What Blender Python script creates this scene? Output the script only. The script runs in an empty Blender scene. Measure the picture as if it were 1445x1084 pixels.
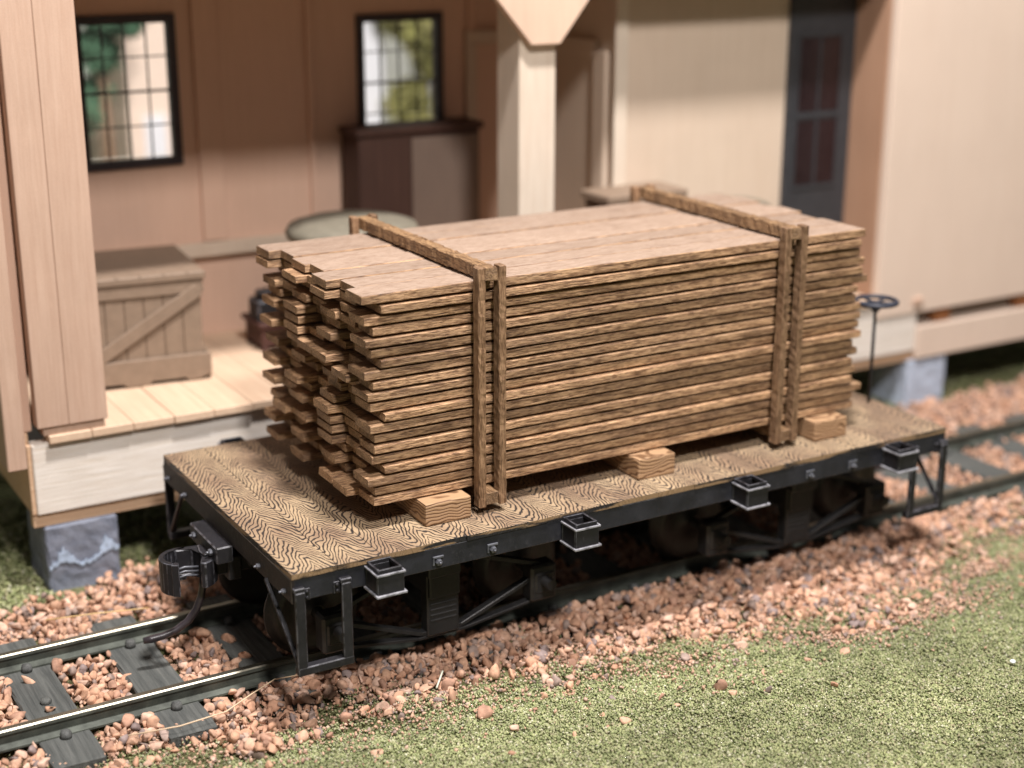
import bpy, bmesh, math, random
import numpy as np
from mathutils import Matrix, Vector, Euler
random.seed(7); RNG = np.random.default_rng(11)
S = bpy.context.scene
COL = S.collection
# 1 scene unit = 5 mm on the model railway layout
S.unit_settings.scale_length = 0.005

# ------------------------------------------------------------------ camera
cam = bpy.data.cameras.new('camera'); camo = bpy.data.objects.new('camera', cam); COL.objects.link(camo)
right = Vector((0.86356888, -0.50422973, 0.00107795)); down = Vector((-0.15024902, -0.25936345, -0.95402088))
fwd = Vector((0.48132527, 0.82370078, -0.29973823))
M = Matrix((right, -down, -fwd)).transposed().to_4x4()
M.translation = Vector((-10.41261, -26.56684, 12.86106)); camo.matrix_world = M
cam.sensor_width = 36; cam.lens = 2169.17 / 1445 * 36
cam.clip_start = .1; cam.clip_end = 2000
cam.dof.use_dof = True; cam.dof.focus_distance = 32.9; cam.dof.aperture_fstop = 0.054 / 0.54
S.camera = camo
# ------------------------------------------------------------------ light
w = bpy.data.worlds.new('World'); S.world = w; w.use_nodes = True
w.node_tree.nodes['Background'].inputs[0].default_value = (1.0, .90, .85, 1)
w.node_tree.nodes['Background'].inputs[1].default_value = .125
def area(name, loc, target, size, power, color):
    l = bpy.data.lights.new(name, 'AREA'); l.shape = 'DISK'; l.size = size; l.energy = power; l.color = color
    o = bpy.data.objects.new(name, l); COL.objects.link(o); o.location = loc
    o.rotation_euler = (Vector(target) - Vector(loc)).to_track_quat('-Z', 'Y').to_euler(); return o
area('ceiling_lamp', (7, -8, 50), (8, 4, 0), 4.5, 47000, (1.0, .945, .925))
area('room_lamp', (-5, -47, 57), (9, 8, 3), 9.0, 50500, (1.0, .945, .915))
S.view_settings.view_transform = 'Standard'; S.view_settings.look = 'None'
S.view_settings.exposure = 0; S.view_settings.gamma = 1; S.view_settings.use_curve_mapping = False
S.render.engine = 'CYCLES'

# ------------------------------------------------------------------ materials
class NT:
    def __init__(s, name):
        s.m = bpy.data.materials.new(name); s.m.use_nodes = True
        s.t = s.m.node_tree; s.n = s.t.nodes; s.l = s.t.links
        s.b = s.n['Principled BSDF']
    def set(s, node, key, v):
        if hasattr(v, 'is_output') or isinstance(v, bpy.types.NodeSocket): s.l.new(v, node.inputs[key])
        else: node.inputs[key].default_value = v
    def math(s, op, a, b=None, c=None, clamp=False):
        x = s.n.new('ShaderNodeMath'); x.operation = op; x.use_clamp = clamp
        s.set(x, 0, a)
        if b is not None: s.set(x, 1, b)
        if c is not None: s.set(x, 2, c)
        return x.outputs[0]
    def coord(s, scale=(1, 1, 1), rnd=True, kind='Object'):
        tc = s.n.new('ShaderNodeTexCoord'); mp = s.n.new('ShaderNodeMapping')
        s.l.new(tc.outputs[kind], mp.inputs[0]); mp.inputs['Scale'].default_value = scale
        if rnd:
            oi = s.n.new('ShaderNodeObjectInfo'); k = s.math('MULTIPLY', oi.outputs['Random'], 37.0)
            cb = s.n.new('ShaderNodeCombineXYZ')
            for i in range(3): s.l.new(k, cb.inputs[i])
            s.l.new(cb.outputs[0], mp.inputs['Location'])
        return mp.outputs[0]
    def noise(s, vec, scale=1., detail=4., rough=.55, dist=0.):
        x = s.n.new('ShaderNodeTexNoise'); s.l.new(vec, x.inputs['Vector'])
        x.inputs['Scale'].default_value = scale; x.inputs['Detail'].default_value = detail
        x.inputs['Roughness'].default_value = rough; x.inputs['Distortion'].default_value = dist
        return x.outputs[0]
    def ramp(s, fac, stops):
        x = s.n.new('ShaderNodeValToRGB'); s.set(x, 0, fac); e = x.color_ramp.elements
        while len(e) < len(stops): e.new(.5)
        for i, (p, c) in enumerate(stops): e[i].position = p; e[i].color = (*c, 1) if len(c) == 3 else c
        return x.outputs[0]
    def mix(s, fac, a, b, mode='MIX'):
        x = s.n.new('ShaderNodeMix'); x.data_type = 'RGBA'; x.blend_type = mode
        s.set(x, 0, fac); s.set(x, 6, a if not isinstance(a, tuple) else (*a, 1)); s.set(x, 7, b if not isinstance(b, tuple) else (*b, 1))
        return x.outputs[2]
    def bump(s, h, strength=.3, dist=.05):
        x = s.n.new('ShaderNodeBump'); s.l.new(h, x.inputs['Height']); x.inputs['Strength'].default_value = strength
        x.inputs['Distance'].default_value = dist; s.l.new(x.outputs[0], s.b.inputs['Normal'])
    def col(s, c): s.set(s.b, 'Base Color', c if not isinstance(c, tuple) else (*c, 1))
    def pr(s, rough=.6, metal=0., spec=.5):
        s.b.inputs['Roughness'].default_value = rough; s.b.inputs['Metallic'].default_value = metal
        s.b.inputs['Specular IOR Level'].default_value = spec
G3 = 1.0
def wood(name, light, dark, axis=2, fine=16., amount=(.3, .75), rough=.6, bump=.15, blotch=.18, spec=.3):
    t = NT(name); sc = [fine, fine, fine]; sc[axis] = fine * .045
    v = t.coord(tuple(sc)); n = t.noise(v, 1, 6, .65, .4)
    g = t.ramp(n, [(amount[0], dark), (amount[1], light)])
    b = t.noise(t.coord((.5, .5, .5)), 1, 3)
    c = t.mix(t.ramp(b, [(.35, (0, 0, 0)), (.7, (1, 1, 1))]), g, t.mix(blotch, g, tuple(x * .55 for x in dark)))
    # fine speckle of cut fibres
    f = t.noise(t.coord((60, 60, 60)), 1, 2)
    c = t.mix(.12, c, t.ramp(f, [(.35, (.3, .3, .3)), (.65, (1, 1, 1))]), 'MULTIPLY')
    t.col(c); t.pr(rough, 0, spec); t.bump(n, bump, .05); return t.m
def paint(name, c, rough=.5, metal=0., var=.25, scale=3., bump=.1, spec=.5, edge=None):
    t = NT(name); n = t.noise(t.coord((scale,) * 3), 1, 6, .6)
    cc = t.mix(t.ramp(n, [(.35, (0, 0, 0)), (.68, (1, 1, 1))]), c, tuple(min(1, x * (1 + var) + .004) for x in c))
    if edge:
        g = t.n.new('ShaderNodeNewGeometry')
        nn = t.noise(t.coord((14,) * 3), 1, 4)
        f = t.math('MULTIPLY', t.ramp(g.outputs['Pointiness'], [(.515, (0, 0, 0)), (.56, (1, 1, 1))]), t.ramp(nn, [(.35, (0, 0, 0)), (.55, (1, 1, 1))]))
        cc = t.mix(f, cc, edge)
    t.col(cc); t.pr(rough, metal, spec); t.bump(t.noise(t.coord((scale * 6,) * 3), 1, 4), bump, .03); return t.m
MT = {}
MT['beam'] = wood('pale_basswood', (.80, .745, .68), (.66, .58, .49), 0, 14, (.3, .6), bump=.25)
MT['beam_end'] = wood('warm_basswood', (.66, .47, .32), (.52, .33, .20), 0, 12)
MT['post'] = wood('post_wood', (.56, .395, .30), (.48, .32, .235), 2, 12, (.3, .7), bump=.12)
MT['post_pale'] = wood('pale_post_wood', (.73, .64, .53), (.64, .53, .42), 2, 12, (.3, .7), bump=.12)
MT['wall'] = wood('wall_wood', (.69, .47, .355), (.64, .425, .315), 2, 9, (.3, .7), blotch=.1)
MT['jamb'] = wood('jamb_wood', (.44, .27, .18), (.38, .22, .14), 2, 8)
MT['wall_pale'] = wood('pale_wall_wood', (.64, .52, .41), (.60, .475, .365), 2, 7, (.3, .7), blotch=.12, bump=.05)
MT['ply'] = wood('plywood_wall', (.70, .565, .465), (.67, .53, .43), 2, 7, (.3, .7), blotch=.08, bump=.05)
MT['brace'] = wood('brace_wood', (.68, .50, .38), (.62, .44, .33), 2, 8, (.3, .7))
MT['floor'] = wood('porch_floor_wood', (.70, .53, .38), (.60, .42, .29), 1, 10, (.3, .7), bump=.15)
MT['khaki'] = paint('khaki_paint', (.215, .155, .11), .6, 0, .15, 4, .25, .3)
MT['dark_trim'] = paint('dark_trim_paint', (.03, .022, .026), .5)
MT['slate'] = paint('slate_door_paint', (.026, .027, .031), .55)
MT['dark_wood'] = wood('dark_brown_wood', (.095, .05, .037), (.06, .03, .023), 2, 8)
MT['grey_wood'] = wood('grey_board_wood', (.23, .17, .135), (.20, .145, .115), 2, 6)
MT['green_cloth'] = paint('grey_green_paint', (.15, .135, .10), .7)
MT['shadow_red'] = wood('shadow_red_brown', (.09, .04, .032), (.065, .028, .022), 0, 8)  # shadow tone beside the chest, used for the added stand
MT['orange_wood'] = wood('orange_peg_wood', (.40, .17, .07), (.28, .11, .04), 2, 8)
def worn(name, c, e, rough=.5, var=.9, scale=2.2, bump=.2):
    t = NT(name + '_paint'); n = t.noise(t.coord((scale,) * 3), 1, 6, .6); d = t.noise(t.coord((11, 11, 7)), 1, 6, .75); d2 = t.noise(t.coord((.9, .9, .9)), 1, 3)
    cc = t.mix(t.ramp(n, [(.35, (0, 0, 0)), (.68, (1, 1, 1))]), c, tuple(x * (1 + var) for x in c))
    dust = t.math('MULTIPLY', t.ramp(d, [(.54, (0, 0, 0)), (.70, (1, 1, 1))]), t.ramp(d2, [(.40, (.15, .15, .15)), (.62, (1, 1, 1))]))
    cc = t.mix(t.math('MULTIPLY', dust, .75), cc, tuple(x * 3.5 + .018 for x in (c[0] * 1.1, c[1], c[2] * .85)))
    t.col(cc); t.set(t.b, 'Roughness', t.math('MULTIPLY_ADD', d, .5, rough - .2)); t.b.inputs['Specular IOR Level'].default_value = .4
    t.bump(d, bump, .03); MT[name] = t.m
    t = NT(name + '_worn_edge'); n = t.noise(t.coord((5, 5, 5)), 1, 4, .6)
    t.col(t.ramp(n, [(.40, tuple(x * 1.3 for x in c)), (.60, e)])); t.pr(.42, 0, .5); MT[name + '_edge'] = t.m
worn('black', (.0085, .0082, .010), (.10, .10, .115)); worn('sill', (.0095, .010, .013), (.08, .08, .085), .55, 1.4, 1.6, .25)
worn('sill_end', (.014, .0105, .0095), (.08, .065, .055), .6, .9, 1.5, .25); worn('under', (.011, .0105, .011), (.03, .028, .028), .65, .6, 2, .2)
MT['wheel'] = paint('wheel_steel', (.020, .018, .018), .45, .3, .6, 3, .2)
MT['bolt'] = paint('bolt_steel', (.075, .078, .09), .4, .3, .9, 6, .1, .5)
MT['hose'] = paint('hose_rubber', (.022, .017, .02), .28, 0, .5, 3, .05, .6)
MT['tie'] = wood('grey_tie', (.15, .155, .145), (.065, .07, .067), 1, 9, (.35, .7), .75, 1.0, .3, .3)
MT['spike'] = paint('dusty_spike', (.05, .052, .05), .6, 0, 1.4, 9, .5)
MT['railside'] = paint('painted_rail_side', (.045, .05, .042), .5, .2, 1.6, 2.0, .1, .5)
MT['glass'] = None
def mk_glass():
    t = NT('window_glass'); tr = t.n.new('ShaderNodeBsdfTransparent'); gl = t.n.new('ShaderNodeBsdfGlossy'); mx = t.n.new('ShaderNodeMixShader')
    gl.inputs['Roughness'].default_value = .1; mx.inputs[0].default_value = .06
    t.l.new(tr.outputs[0], mx.inputs[1]); t.l.new(gl.outputs[0], mx.inputs[2])
    t.l.new(mx.outputs[0], t.n['Material Output'].inputs[0]); return t.m
MT['glass'] = mk_glass()
def mk_railtop():
    t = NT('polished_rail_head'); n = t.noise(t.coord((.4, 14, 14)), 1, 4)
    t.col(t.ramp(n, [(.3, (.22, .20, .15)), (.65, (.36, .34, .28))])); t.pr(.42, 1.0)
    return t.m
MT['railtop'] = mk_railtop()
def mk_lumber(name, axis=0, dk=(.05, .024, .013), md=(.225, .12, .060), lt=(.56, .35, .195), fine=24., bump=.55, tone=1.0, blotch=.45):
    t = NT(name)
    sc = [fine, fine * 1.0, fine * 1.15]; sc[axis] = fine * .07
    v = t.coord(tuple(sc)); n = t.noise(v, 1, 7, .68, .8)
    sc2 = [fine * 2.6] * 3; sc2[axis] = fine * .22
    n2 = t.noise(t.coord(tuple(sc2)), 1, 4, .6, .3)
    h = t.math('MULTIPLY_ADD', n2, .45, t.math('MULTIPLY', n, .62))
    g = t.ramp(h, [(.40, dk), (.50, md), (.58, lt)])
    oi = t.n.new('ShaderNodeObjectInfo')
    k = t.math('MULTIPLY_ADD', oi.outputs['Random'], .42, .80 * tone)
    cb = t.n.new('ShaderNodeCombineXYZ')
    for i in range(3): t.l.new(k, cb.inputs[i])
    c = t.mix(1., g, cb.outputs[0], 'MULTIPLY')
    bl = t.noise(t.coord((.7, 2.2, 2.2)), 1, 3)
    c = t.mix(t.math('MULTIPLY', t.ramp(bl, [(.45, (0, 0, 0)), (.7, (1, 1, 1))]), blotch), c, dk)
    t.col(c); t.pr(.48, 0, .45); t.bump(h, bump, .09); return t.m
MT['lumber'] = mk_lumber('stained_lumber')
MT['lumber_top_sheen'] = mk_lumber('stained_lumber_painted_sheen', md=(.31, .215, .155), lt=(.42, .315, .245), dk=(.13, .08, .055), bump=.35, tone=1.04, fine=28., blotch=.12)  # lamp sheen on the top planks, painted in as a paler tone
MT['lumber_y'] = mk_lumber('stained_bar', 1, md=(.17, .095, .045), lt=(.34, .21, .11), bump=.7)
MT['lumber_z'] = mk_lumber('stained_post', 2, dk=(.08, .042, .022), md=(.20, .112, .06), lt=(.36, .22, .125), bump=.6)
def mk_contour(name, plank, k_along, k_across, lt, lt2, dk, axis_along=1, thr=.25, bump=.6, plankw=1.0):
    """Coarse cathedral grain: nested chevron lines running along each plank."""
    t = NT(name); tc = t.n.new('ShaderNodeTexCoord'); sp = t.n.new('ShaderNodeSeparateXYZ'); t.l.new(tc.outputs['Object'], sp.inputs[0])
    a = sp.outputs[axis_along]; x = sp.outputs[0 if axis_along == 1 else 1]
    warp = t.noise(t.coord((1.1, .55, 1.1), False), 1, 3)
    wob2 = t.noise(t.coord((3.2, 1.6, 3.2), False), 1, 4, .6)
    low = t.noise(t.coord((.55, .35, .55), False), 1, 2)
    xs = t.math('DIVIDE', x, plankw); xl = t.math('SUBTRACT', t.math('FRACT', xs), .5)
    tri = t.math('PINGPONG', t.math('MULTIPLY_ADD', warp, .8, x), .46)
    tri = t.math('SMOOTH_MIN', tri, .43, .08)
    ph = t.math('ADD', t.math('MULTIPLY', a, k_along), t.math('MULTIPLY', tri, k_across))
    ph = t.math('ADD', ph, t.math('MULTIPLY', low, 9.))
    ph = t.math('ADD', ph, t.math('MULTIPLY', wob2, 3.2))
    s = t.math('SINE', ph)
    fine = t.noise(t.coord((20, 10, 20), False), 1, 4); brk = t.noise(t.coord((2.6, 1.5, 2.6), False), 1, 4)
    s2 = t.math('ADD', s, t.math('ADD', t.math('MULTIPLY_ADD', fine, 1.5, -.75), t.math('MULTIPLY_ADD', brk, 1.8, -.8)))
    ln = t.ramp(t.math('MULTIPLY_ADD', s2, .5, .5), [(thr - .12, (0, 0, 0)), (thr + .10, (1, 1, 1))])
    big = t.noise(t.coord((.7, .5, .7), False), 1, 5)
    base = t.mix(t.ramp(big, [(.40, (0, 0, 0)), (.58, (1, 1, 1))]), lt, lt2)
    g2 = t.noise(t.coord((30, 5, 30), False), 1, 4); base = t.mix(.35, base, t.ramp(g2, [(.3, (.45, .45, .45)), (.7, (1, 1, 1))]), 'MULTIPLY')
    sgap = t.math('GREATER_THAN', t.math('ABSOLUTE', xl), .490)
    c = t.mix(ln, dk, base)
    c = t.mix(t.math('MULTIPLY', sgap, .6), c, (.03, .02, .015))
    g = t.n.new('ShaderNodeNewGeometry'); sn = t.n.new('ShaderNodeSeparateXYZ'); t.l.new(g.outputs['Normal'], sn.inputs[0])
    side = t.math('LESS_THAN', sn.outputs[2], .5)
    pn = t.noise(t.coord((.6, .6, 5), False), 1, 5); pc = t.ramp(pn, [(.47, (.018, .017, .019)), (.53, (.26, .17, .095))])
    c = t.mix(side, c, pc)
    t.col(c); t.pr(.5, 0, .4); t.bump(ln, bump, .05); return t.m
MT['deck'] = mk_contour('deck_grain', True, 29., 70., (.45, .33, .205), (.29, .195, .125), (.04, .032, .028), 1, .31, .5, 1.0)
def mk_blockmat():
    t = NT('bunk_grain'); n = t.noise(t.coord((1.0, .8, 1.6)), 1, 2, .4, .3); tc = t.n.new('ShaderNodeTexCoord'); sp = t.n.new('ShaderNodeSeparateXYZ'); t.l.new(tc.outputs['Object'], sp.inputs[0])
    s = t.math('SINE', t.math('ADD', t.math('MULTIPLY', sp.outputs[2], 70.), t.math('MULTIPLY', n, 48.))); ln = t.ramp(t.math('MULTIPLY_ADD', s, .5, .5), [(.10, (0, 0, 0)), (.5, (1, 1, 1))])
    t.col(t.mix(ln, (.16, .085, .042), (.40, .25, .14))); t.pr(.55, 0, .35); t.bump(ln, .5, .04); return t.m
MT['block'] = mk_blockmat()
def mk_tint(name, rough=.8, b=.4, sc=9.):
    t = NT(name); a = t.n.new('ShaderNodeAttribute'); a.attribute_name = 'tint'
    n = t.noise(t.coord((sc,) * 3, False), 1, 5)
    c = t.mix(.55, a.outputs[0], t.ramp(n, [(.3, (.35, .35, .35)), (.65, (1, 1, 1))]), 'MULTIPLY')
    t.col(c); t.pr(rough, 0, .3); t.bump(n, b, .04); return t.m
MT['stone'] = mk_tint('ballast_stone'); MT['foam'] = mk_tint('turf_foam', .9, .1, 3.)
def mk_ground():
    t = NT('layout_ground'); n = t.noise(t.coord((.35,) * 3, False), 1, 6); f = t.noise(t.coord((9,) * 3, False), 1, 6, .7)
    c = t.mix(t.ramp(n, [(.42, (0, 0, 0)), (.6, (1, 1, 1))]), t.ramp(f, [(.3, (.06, .075, .025)), (.7, (.24, .26, .11))]), t.ramp(f, [(.3, (.11, .11, .045)), (.7, (.30, .29, .15))]))
    t.col(c); t.pr(.9, 0, .2); t.bump(f, .9, .15); return t.m
MT['ground'] = mk_ground()
def mk_pier():
    t = NT('blue_grey_pier'); v = t.coord((1, 1, 1)); n = t.noise(v, 2.0, 5, .6)
    f = t.noise(v, 14, 4)
    base = t.ramp(n, [(.35, (.12, .135, .175)), (.6, (.19, .205, .25))])
    tc = t.n.new('ShaderNodeTexCoord'); sp = t.n.new('ShaderNodeSeparateXYZ'); t.l.new(tc.outputs['Object'], sp.inputs[0])
    tone = t.mix(t.ramp(f, [(.3, (0, 0, 0)), (.7, (1, 1, 1))]), base, t.mix(.25, base, (.3, .33, .4)))
    t.col(tone); t.pr(.85, 0, .25); t.bump(t.math('ADD', n, t.math('MULTIPLY', f, .3)), .5, .1); return t.m
MT['pier'] = mk_pier()
MT['pier_chip'] = paint('chipped_pier_face', (.27, .33, .42), .85, 0, 1.0, 7, .9)
MT['pier_pale'] = paint('pale_pier_paint', (.36, .41, .50), .8, 0, .2, 2, .2)

# ------------------------------------------------------------------ mesh helpers
def nb(): return bmesh.new()
def box(bm, x0, x1, y0, y1, z0, z1, bev=.02, rot=None, piv=None, taper=None, seg=1):
    m = bmesh.new(); bmesh.ops.create_cube(m, size=1)
    for v in m.verts:
        v.co = Vector((x0 + (v.co.x + .5) * (x1 - x0), y0 + (v.co.y + .5) * (y1 - y0), z0 + (v.co.z + .5) * (z1 - z0)))
    if bev:
        r = bmesh.ops.bevel(m, geom=list(m.edges), offset=bev, segments=seg, affect='EDGES', profile=.6)
        for f in r['faces']: f.material_index = 1
    if rot is not None:
        p = Vector(piv) if piv else Vector(((x0 + x1) / 2, (y0 + y1) / 2, (z0 + z1) / 2))
        R = Euler(rot).to_matrix().to_4x4()
        m.transform(Matrix.Translation(p) @ R @ Matrix.Translation(-p))
    merge(bm, m)
def merge(bm, m):
    vm = {v: bm.verts.new(v.co) for v in m.verts}
    for f in m.faces:
        try: nf = bm.faces.new([vm[v] for v in f.verts]); nf.material_index = f.material_index; nf.smooth = f.smooth
        except ValueError: pass
    m.free()
def bar(bm, a, b, wd, ht, bev=.01, up=(0, 0, 1)):
    """rectangular bar from a to b: wd across, ht along 'up'."""
    a, b = Vector(a), Vector(b); d = b - a; L = d.length; m = bmesh.new(); bmesh.ops.create_cube(m, size=1)
    for v in m.verts: v.co = Vector((v.co.x * L, v.co.y * wd, v.co.z * ht))
    if bev:
        for f in bmesh.ops.bevel(m, geom=list(m.edges), offset=bev, segments=1, affect='EDGES')['faces']: f.material_index = 1
    X = d.normalized(); Y = Vector(up).cross(X).normalized(); Z = X.cross(Y)
    m.transform(Matrix.Translation((a + b) / 2) @ Matrix((X, Y, Z)).transposed().to_4x4()); merge(bm, m)
def tube(bm, pts, r, seg=10, caps=True, smooth=True):
    pts = [Vector(p) for p in pts]; rings = []
    rs = r if isinstance(r, (list, tuple)) else [r] * len(pts)
    ref = Vector((0.13, .97, .2)).normalized()
    for i, p in enumerate(pts):
        d = (pts[min(i + 1, len(pts) - 1)] - pts[max(i - 1, 0)]).normalized()
        u = d.cross(ref).normalized(); v = d.cross(u)
        rings.append([bm.verts.new(p + (u * math.cos(2 * math.pi * k / seg) + v * math.sin(2 * math.pi * k / seg)) * rs[i]) for k in range(seg)])
    for i in range(len(rings) - 1):
        for k in range(seg):
            f = bm.faces.new((rings[i][k], rings[i][(k + 1) % seg], rings[i + 1][(k + 1) % seg], rings[i + 1][k])); f.smooth = smooth
    if caps: bm.faces.new(rings[0][::-1]); bm.faces.new(rings[-1])
def lathe(bm, prof, c, axis='z', seg=32, smooth=True):
    """prof: list of (radius, height)."""
    c = Vector(c); rings = []
    for r, h in prof:
        ring = []
        for k in range(seg):
            a = 2 * math.pi * k / seg; u, v = r * math.cos(a), r * math.sin(a)
            p = {'z': Vector((u, v, h)), 'y': Vector((u, h, v)), 'x': Vector((h, u, v))}[axis]
            ring.append(bm.verts.new(c + p))
        rings.append(ring)
    for i in range(len(rings) - 1):
        for k in range(seg):
            f = bm.faces.new((rings[i][k], rings[i][(k + 1) % seg], rings[i + 1][(k + 1) % seg], rings[i + 1][k])); f.smooth = smooth
    bm.faces.new(rings[0]); bm.faces.new(rings[-1])
def prism(bm, poly, a0, a1, plane='xz', bev=0.):
    """extrude a 2D polygon. plane xz: (x,z) extruded along y; yz along x; xy along z."""
    def P(p, a):
        return {'xz': (p[0], a, p[1]), 'yz': (a, p[0], p[1]), 'xy': (p[0], p[1], a)}[plane]
    m = bmesh.new()
    A = [m.verts.new(P(p, a0)) for p in poly]; B = [m.verts.new(P(p, a1)) for p in poly]
    n = len(poly); m.faces.new(A); m.faces.new(B[::-1])
    for i in range(n): m.faces.new((A[i], B[i], B[(i + 1) % n], A[(i + 1) % n]))
    if bev:
        for f in bmesh.ops.bevel(m, geom=list(m.edges), offset=bev, segments=1, affect='EDGES')['faces']: f.material_index = 1
    merge(bm, m)
def obj(name, bm, mats, parent=None, loc=None, label=None):
    bmesh.ops.recalc_face_normals(bm, faces=bm.faces)
    me = bpy.data.meshes.new(name); bm.to_mesh(me); bm.free()
    if isinstance(mats, str): mats = [mats, mats + '_edge'] if mats + '_edge' in MT else [mats, mats]
    for m in mats: me.materials.append(MT[m])
    o = bpy.data.objects.new(name, me); COL.objects.link(o)
    if parent: o.parent = parent
    if loc:
        me.transform(Matrix.Translation(-Vector(loc))); o.location = loc
    if label: o['label'] = label
    return o
def tag(o, label, cat=None, group=None, kind=None):
    if label: o['label'] = label
    if cat: o['category'] = cat
    if group: o['group'] = group
    if kind: o['kind'] = kind
    return o
def thing(name, label, cat, group=None, loc=(0, 0, 0)):
    o = bpy.data.objects.new(name, None); COL.objects.link(o); o.empty_display_size = .3; o.location = loc
    return tag(o, label, cat, group)
def copy_tree(o, parent=None):
    c = o.copy(); COL.objects.link(c)
    if parent: c.parent = parent
    for ch in list(o.children): copy_tree(ch, c)
    return c
def nmesh(name, V, F, mats, tint=None, smooth=False):
    me = bpy.data.meshes.new(name)
    n, k = F.shape
    me.vertices.add(len(V)); me.vertices.foreach_set('co', V.astype(np.float32).ravel())
    me.loops.add(n * k); me.loops.foreach_set('vertex_index', F.astype(np.int32).ravel())
    me.polygons.add(n); me.polygons.foreach_set('loop_start', np.arange(0, n * k, k, dtype=np.int32))
    if smooth: me.polygons.foreach_set('use_smooth', np.ones(n, bool))
    me.update(calc_edges=True)
    if tint is not None:
        at = me.attributes.new('tint', 'FLOAT_COLOR', 'POINT')
        at.data.foreach_set('color', np.concatenate([tint, np.ones((len(V), 1))], 1).astype(np.float32).ravel())
    me.materials.append(MT[mats]); o = bpy.data.objects.new(name, me); COL.objects.link(o); return o
def vnoise(x, y, s=1., seed=0):
    """smooth value noise 0..1, numpy"""
    r = np.random.default_rng(seed); T = r.random((64, 64)); x = np.asarray(x) * s; y = np.asarray(y) * s
    xi = np.floor(x).astype(int); yi = np.floor(y).astype(int); fx = x - xi; fy = y - yi
    fx = fx * fx * (3 - 2 * fx); fy = fy * fy * (3 - 2 * fy)
    g = lambda a, b: T[a % 64, b % 64]
    return (g(xi, yi) * (1 - fx) + g(xi + 1, yi) * fx) * (1 - fy) + (g(xi, yi + 1) * (1 - fx) + g(xi + 1, yi + 1) * fx) * fy

# ------------------------------------------------------------------ ground
GZ = -3.75
def edge_y(x):      # where ballast gives way to turf, front side
    return np.interp(x, [-12, -2.5, 2, 5, 8, 11, 13.5, 17, 19, 23, 30, 50], [.9, .4, -.2, -.2, -1.2, -1.0, -1.9, -1.5, .0, 1.0, 1.0, 1.0])
def ground_z(x, y):
    x = np.asarray(x, float); y = np.asarray(y, float)
    e = edge_y(x)
    h = GZ + .10 * (vnoise(x, y, .45, 3) - .5) + .05 * (vnoise(x, y, 1.9, 4) - .5)
    front = np.clip((e + .5 - y) / 2.0, 0, 1)
    h = h + .12 * front * (1 + .5 * vnoise(x, y, .8, 9)) * (np.abs(x) < 80)
    return h
def build_ground():
    xs = np.concatenate([np.linspace(-120, -16, 14), np.linspace(-15, 45, 241), np.linspace(48, 200, 14)])
    ys = np.concatenate([np.linspace(-60, -16, 10), np.linspace(-15, 20, 141), np.linspace(24, 260, 16)])
    X, Y = np.meshgrid(xs, ys, indexing='ij'); Z = ground_z(X, Y); V = np.stack([X, Y, Z], -1).reshape(-1, 3)
    nx, ny = len(xs), len(ys); I = np.arange(nx * ny).reshape(nx, ny)
    F = np.stack([I[:-1, :-1], I[1:, :-1], I[1:, 1:], I[:-1, 1:]], -1).reshape(-1, 4)
    o = nmesh('ground', V, F, 'ground', smooth=True); o['kind'] = 'structure'
build_ground()

TIE_X = [-1.85 + 2.34 * k for k in range(-4, 22)]
TIE_HW = .53; TIE_TOP = -3.5; RY = (2.38, 5.68)
def ico(sub):
    b = bmesh.new(); bmesh.ops.create_icosphere(b, subdivisions=sub, radius=1); b.verts.ensure_lookup_table()
    V = np.array([v.co[:] for v in b.verts]); F = np.array([[v.index for v in f.verts] for f in b.faces]); b.free(); return V, F
def rotmats(n):
    q = RNG.normal(size=(n, 4)); q /= np.linalg.norm(q, axis=1)[:, None]; a, b, c, d = q.T
    return np.stack([np.stack([1 - 2 * (c * c + d * d), 2 * (b * c - a * d), 2 * (b * d + a * c)], -1),
                     np.stack([2 * (b * c + a * d), 1 - 2 * (b * b + d * d), 2 * (c * d - a * b)], -1),
                     np.stack([2 * (b * d - a * c), 2 * (c * d + a * b), 1 - 2 * (b * b + c * c)], -1)], 1)
STONE_C = np.array([(.58, .34, .22), (.62, .38, .26), (.52, .29, .185), (.66, .44, .33), (.44, .25, .17), (.34, .25, .21), (.27, .205, .19)])
def stones(P, R, sub=1, rough=.12):
    n = len(P); V0, F0 = ico(sub); k = len(V0)
    # angular chunks: clamp the sphere against a few random planes
    V = np.repeat(V0[None], n, 0)
    for _ in range(9):
        d = RNG.normal(size=(n, 3)); d /= np.linalg.norm(d, axis=1)[:, None]
        lim = RNG.uniform(.30, .62, n); dot = np.einsum('nkj,nj->nk', V, d)
        ex = np.clip(dot - lim[:, None], 0, None); V = V - ex[..., None] * d[:, None, :]
    V = V * 1.28
    sc = RNG.uniform(.62, 1.25, (n, 1, 3)); V = V * sc
    V = np.einsum('nij,nkj->nki', rotmats(n), V) * R[:, None, None] + P[:, None, :]
    F = (F0[None] + (np.arange(n) * k)[:, None, None]).reshape(-1, 3)
    ci = RNG.choice(len(STONE_C), n, p=[.22, .22, .17, .16, .11, .07, .05])
    T = (STONE_C[ci] * 1.04 + .012) * RNG.uniform(.8, 1.15, (n, 1)); T = np.repeat(T[:, None], k, 1).reshape(-1, 3)
    return V.reshape(-1, 3), F, T
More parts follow.
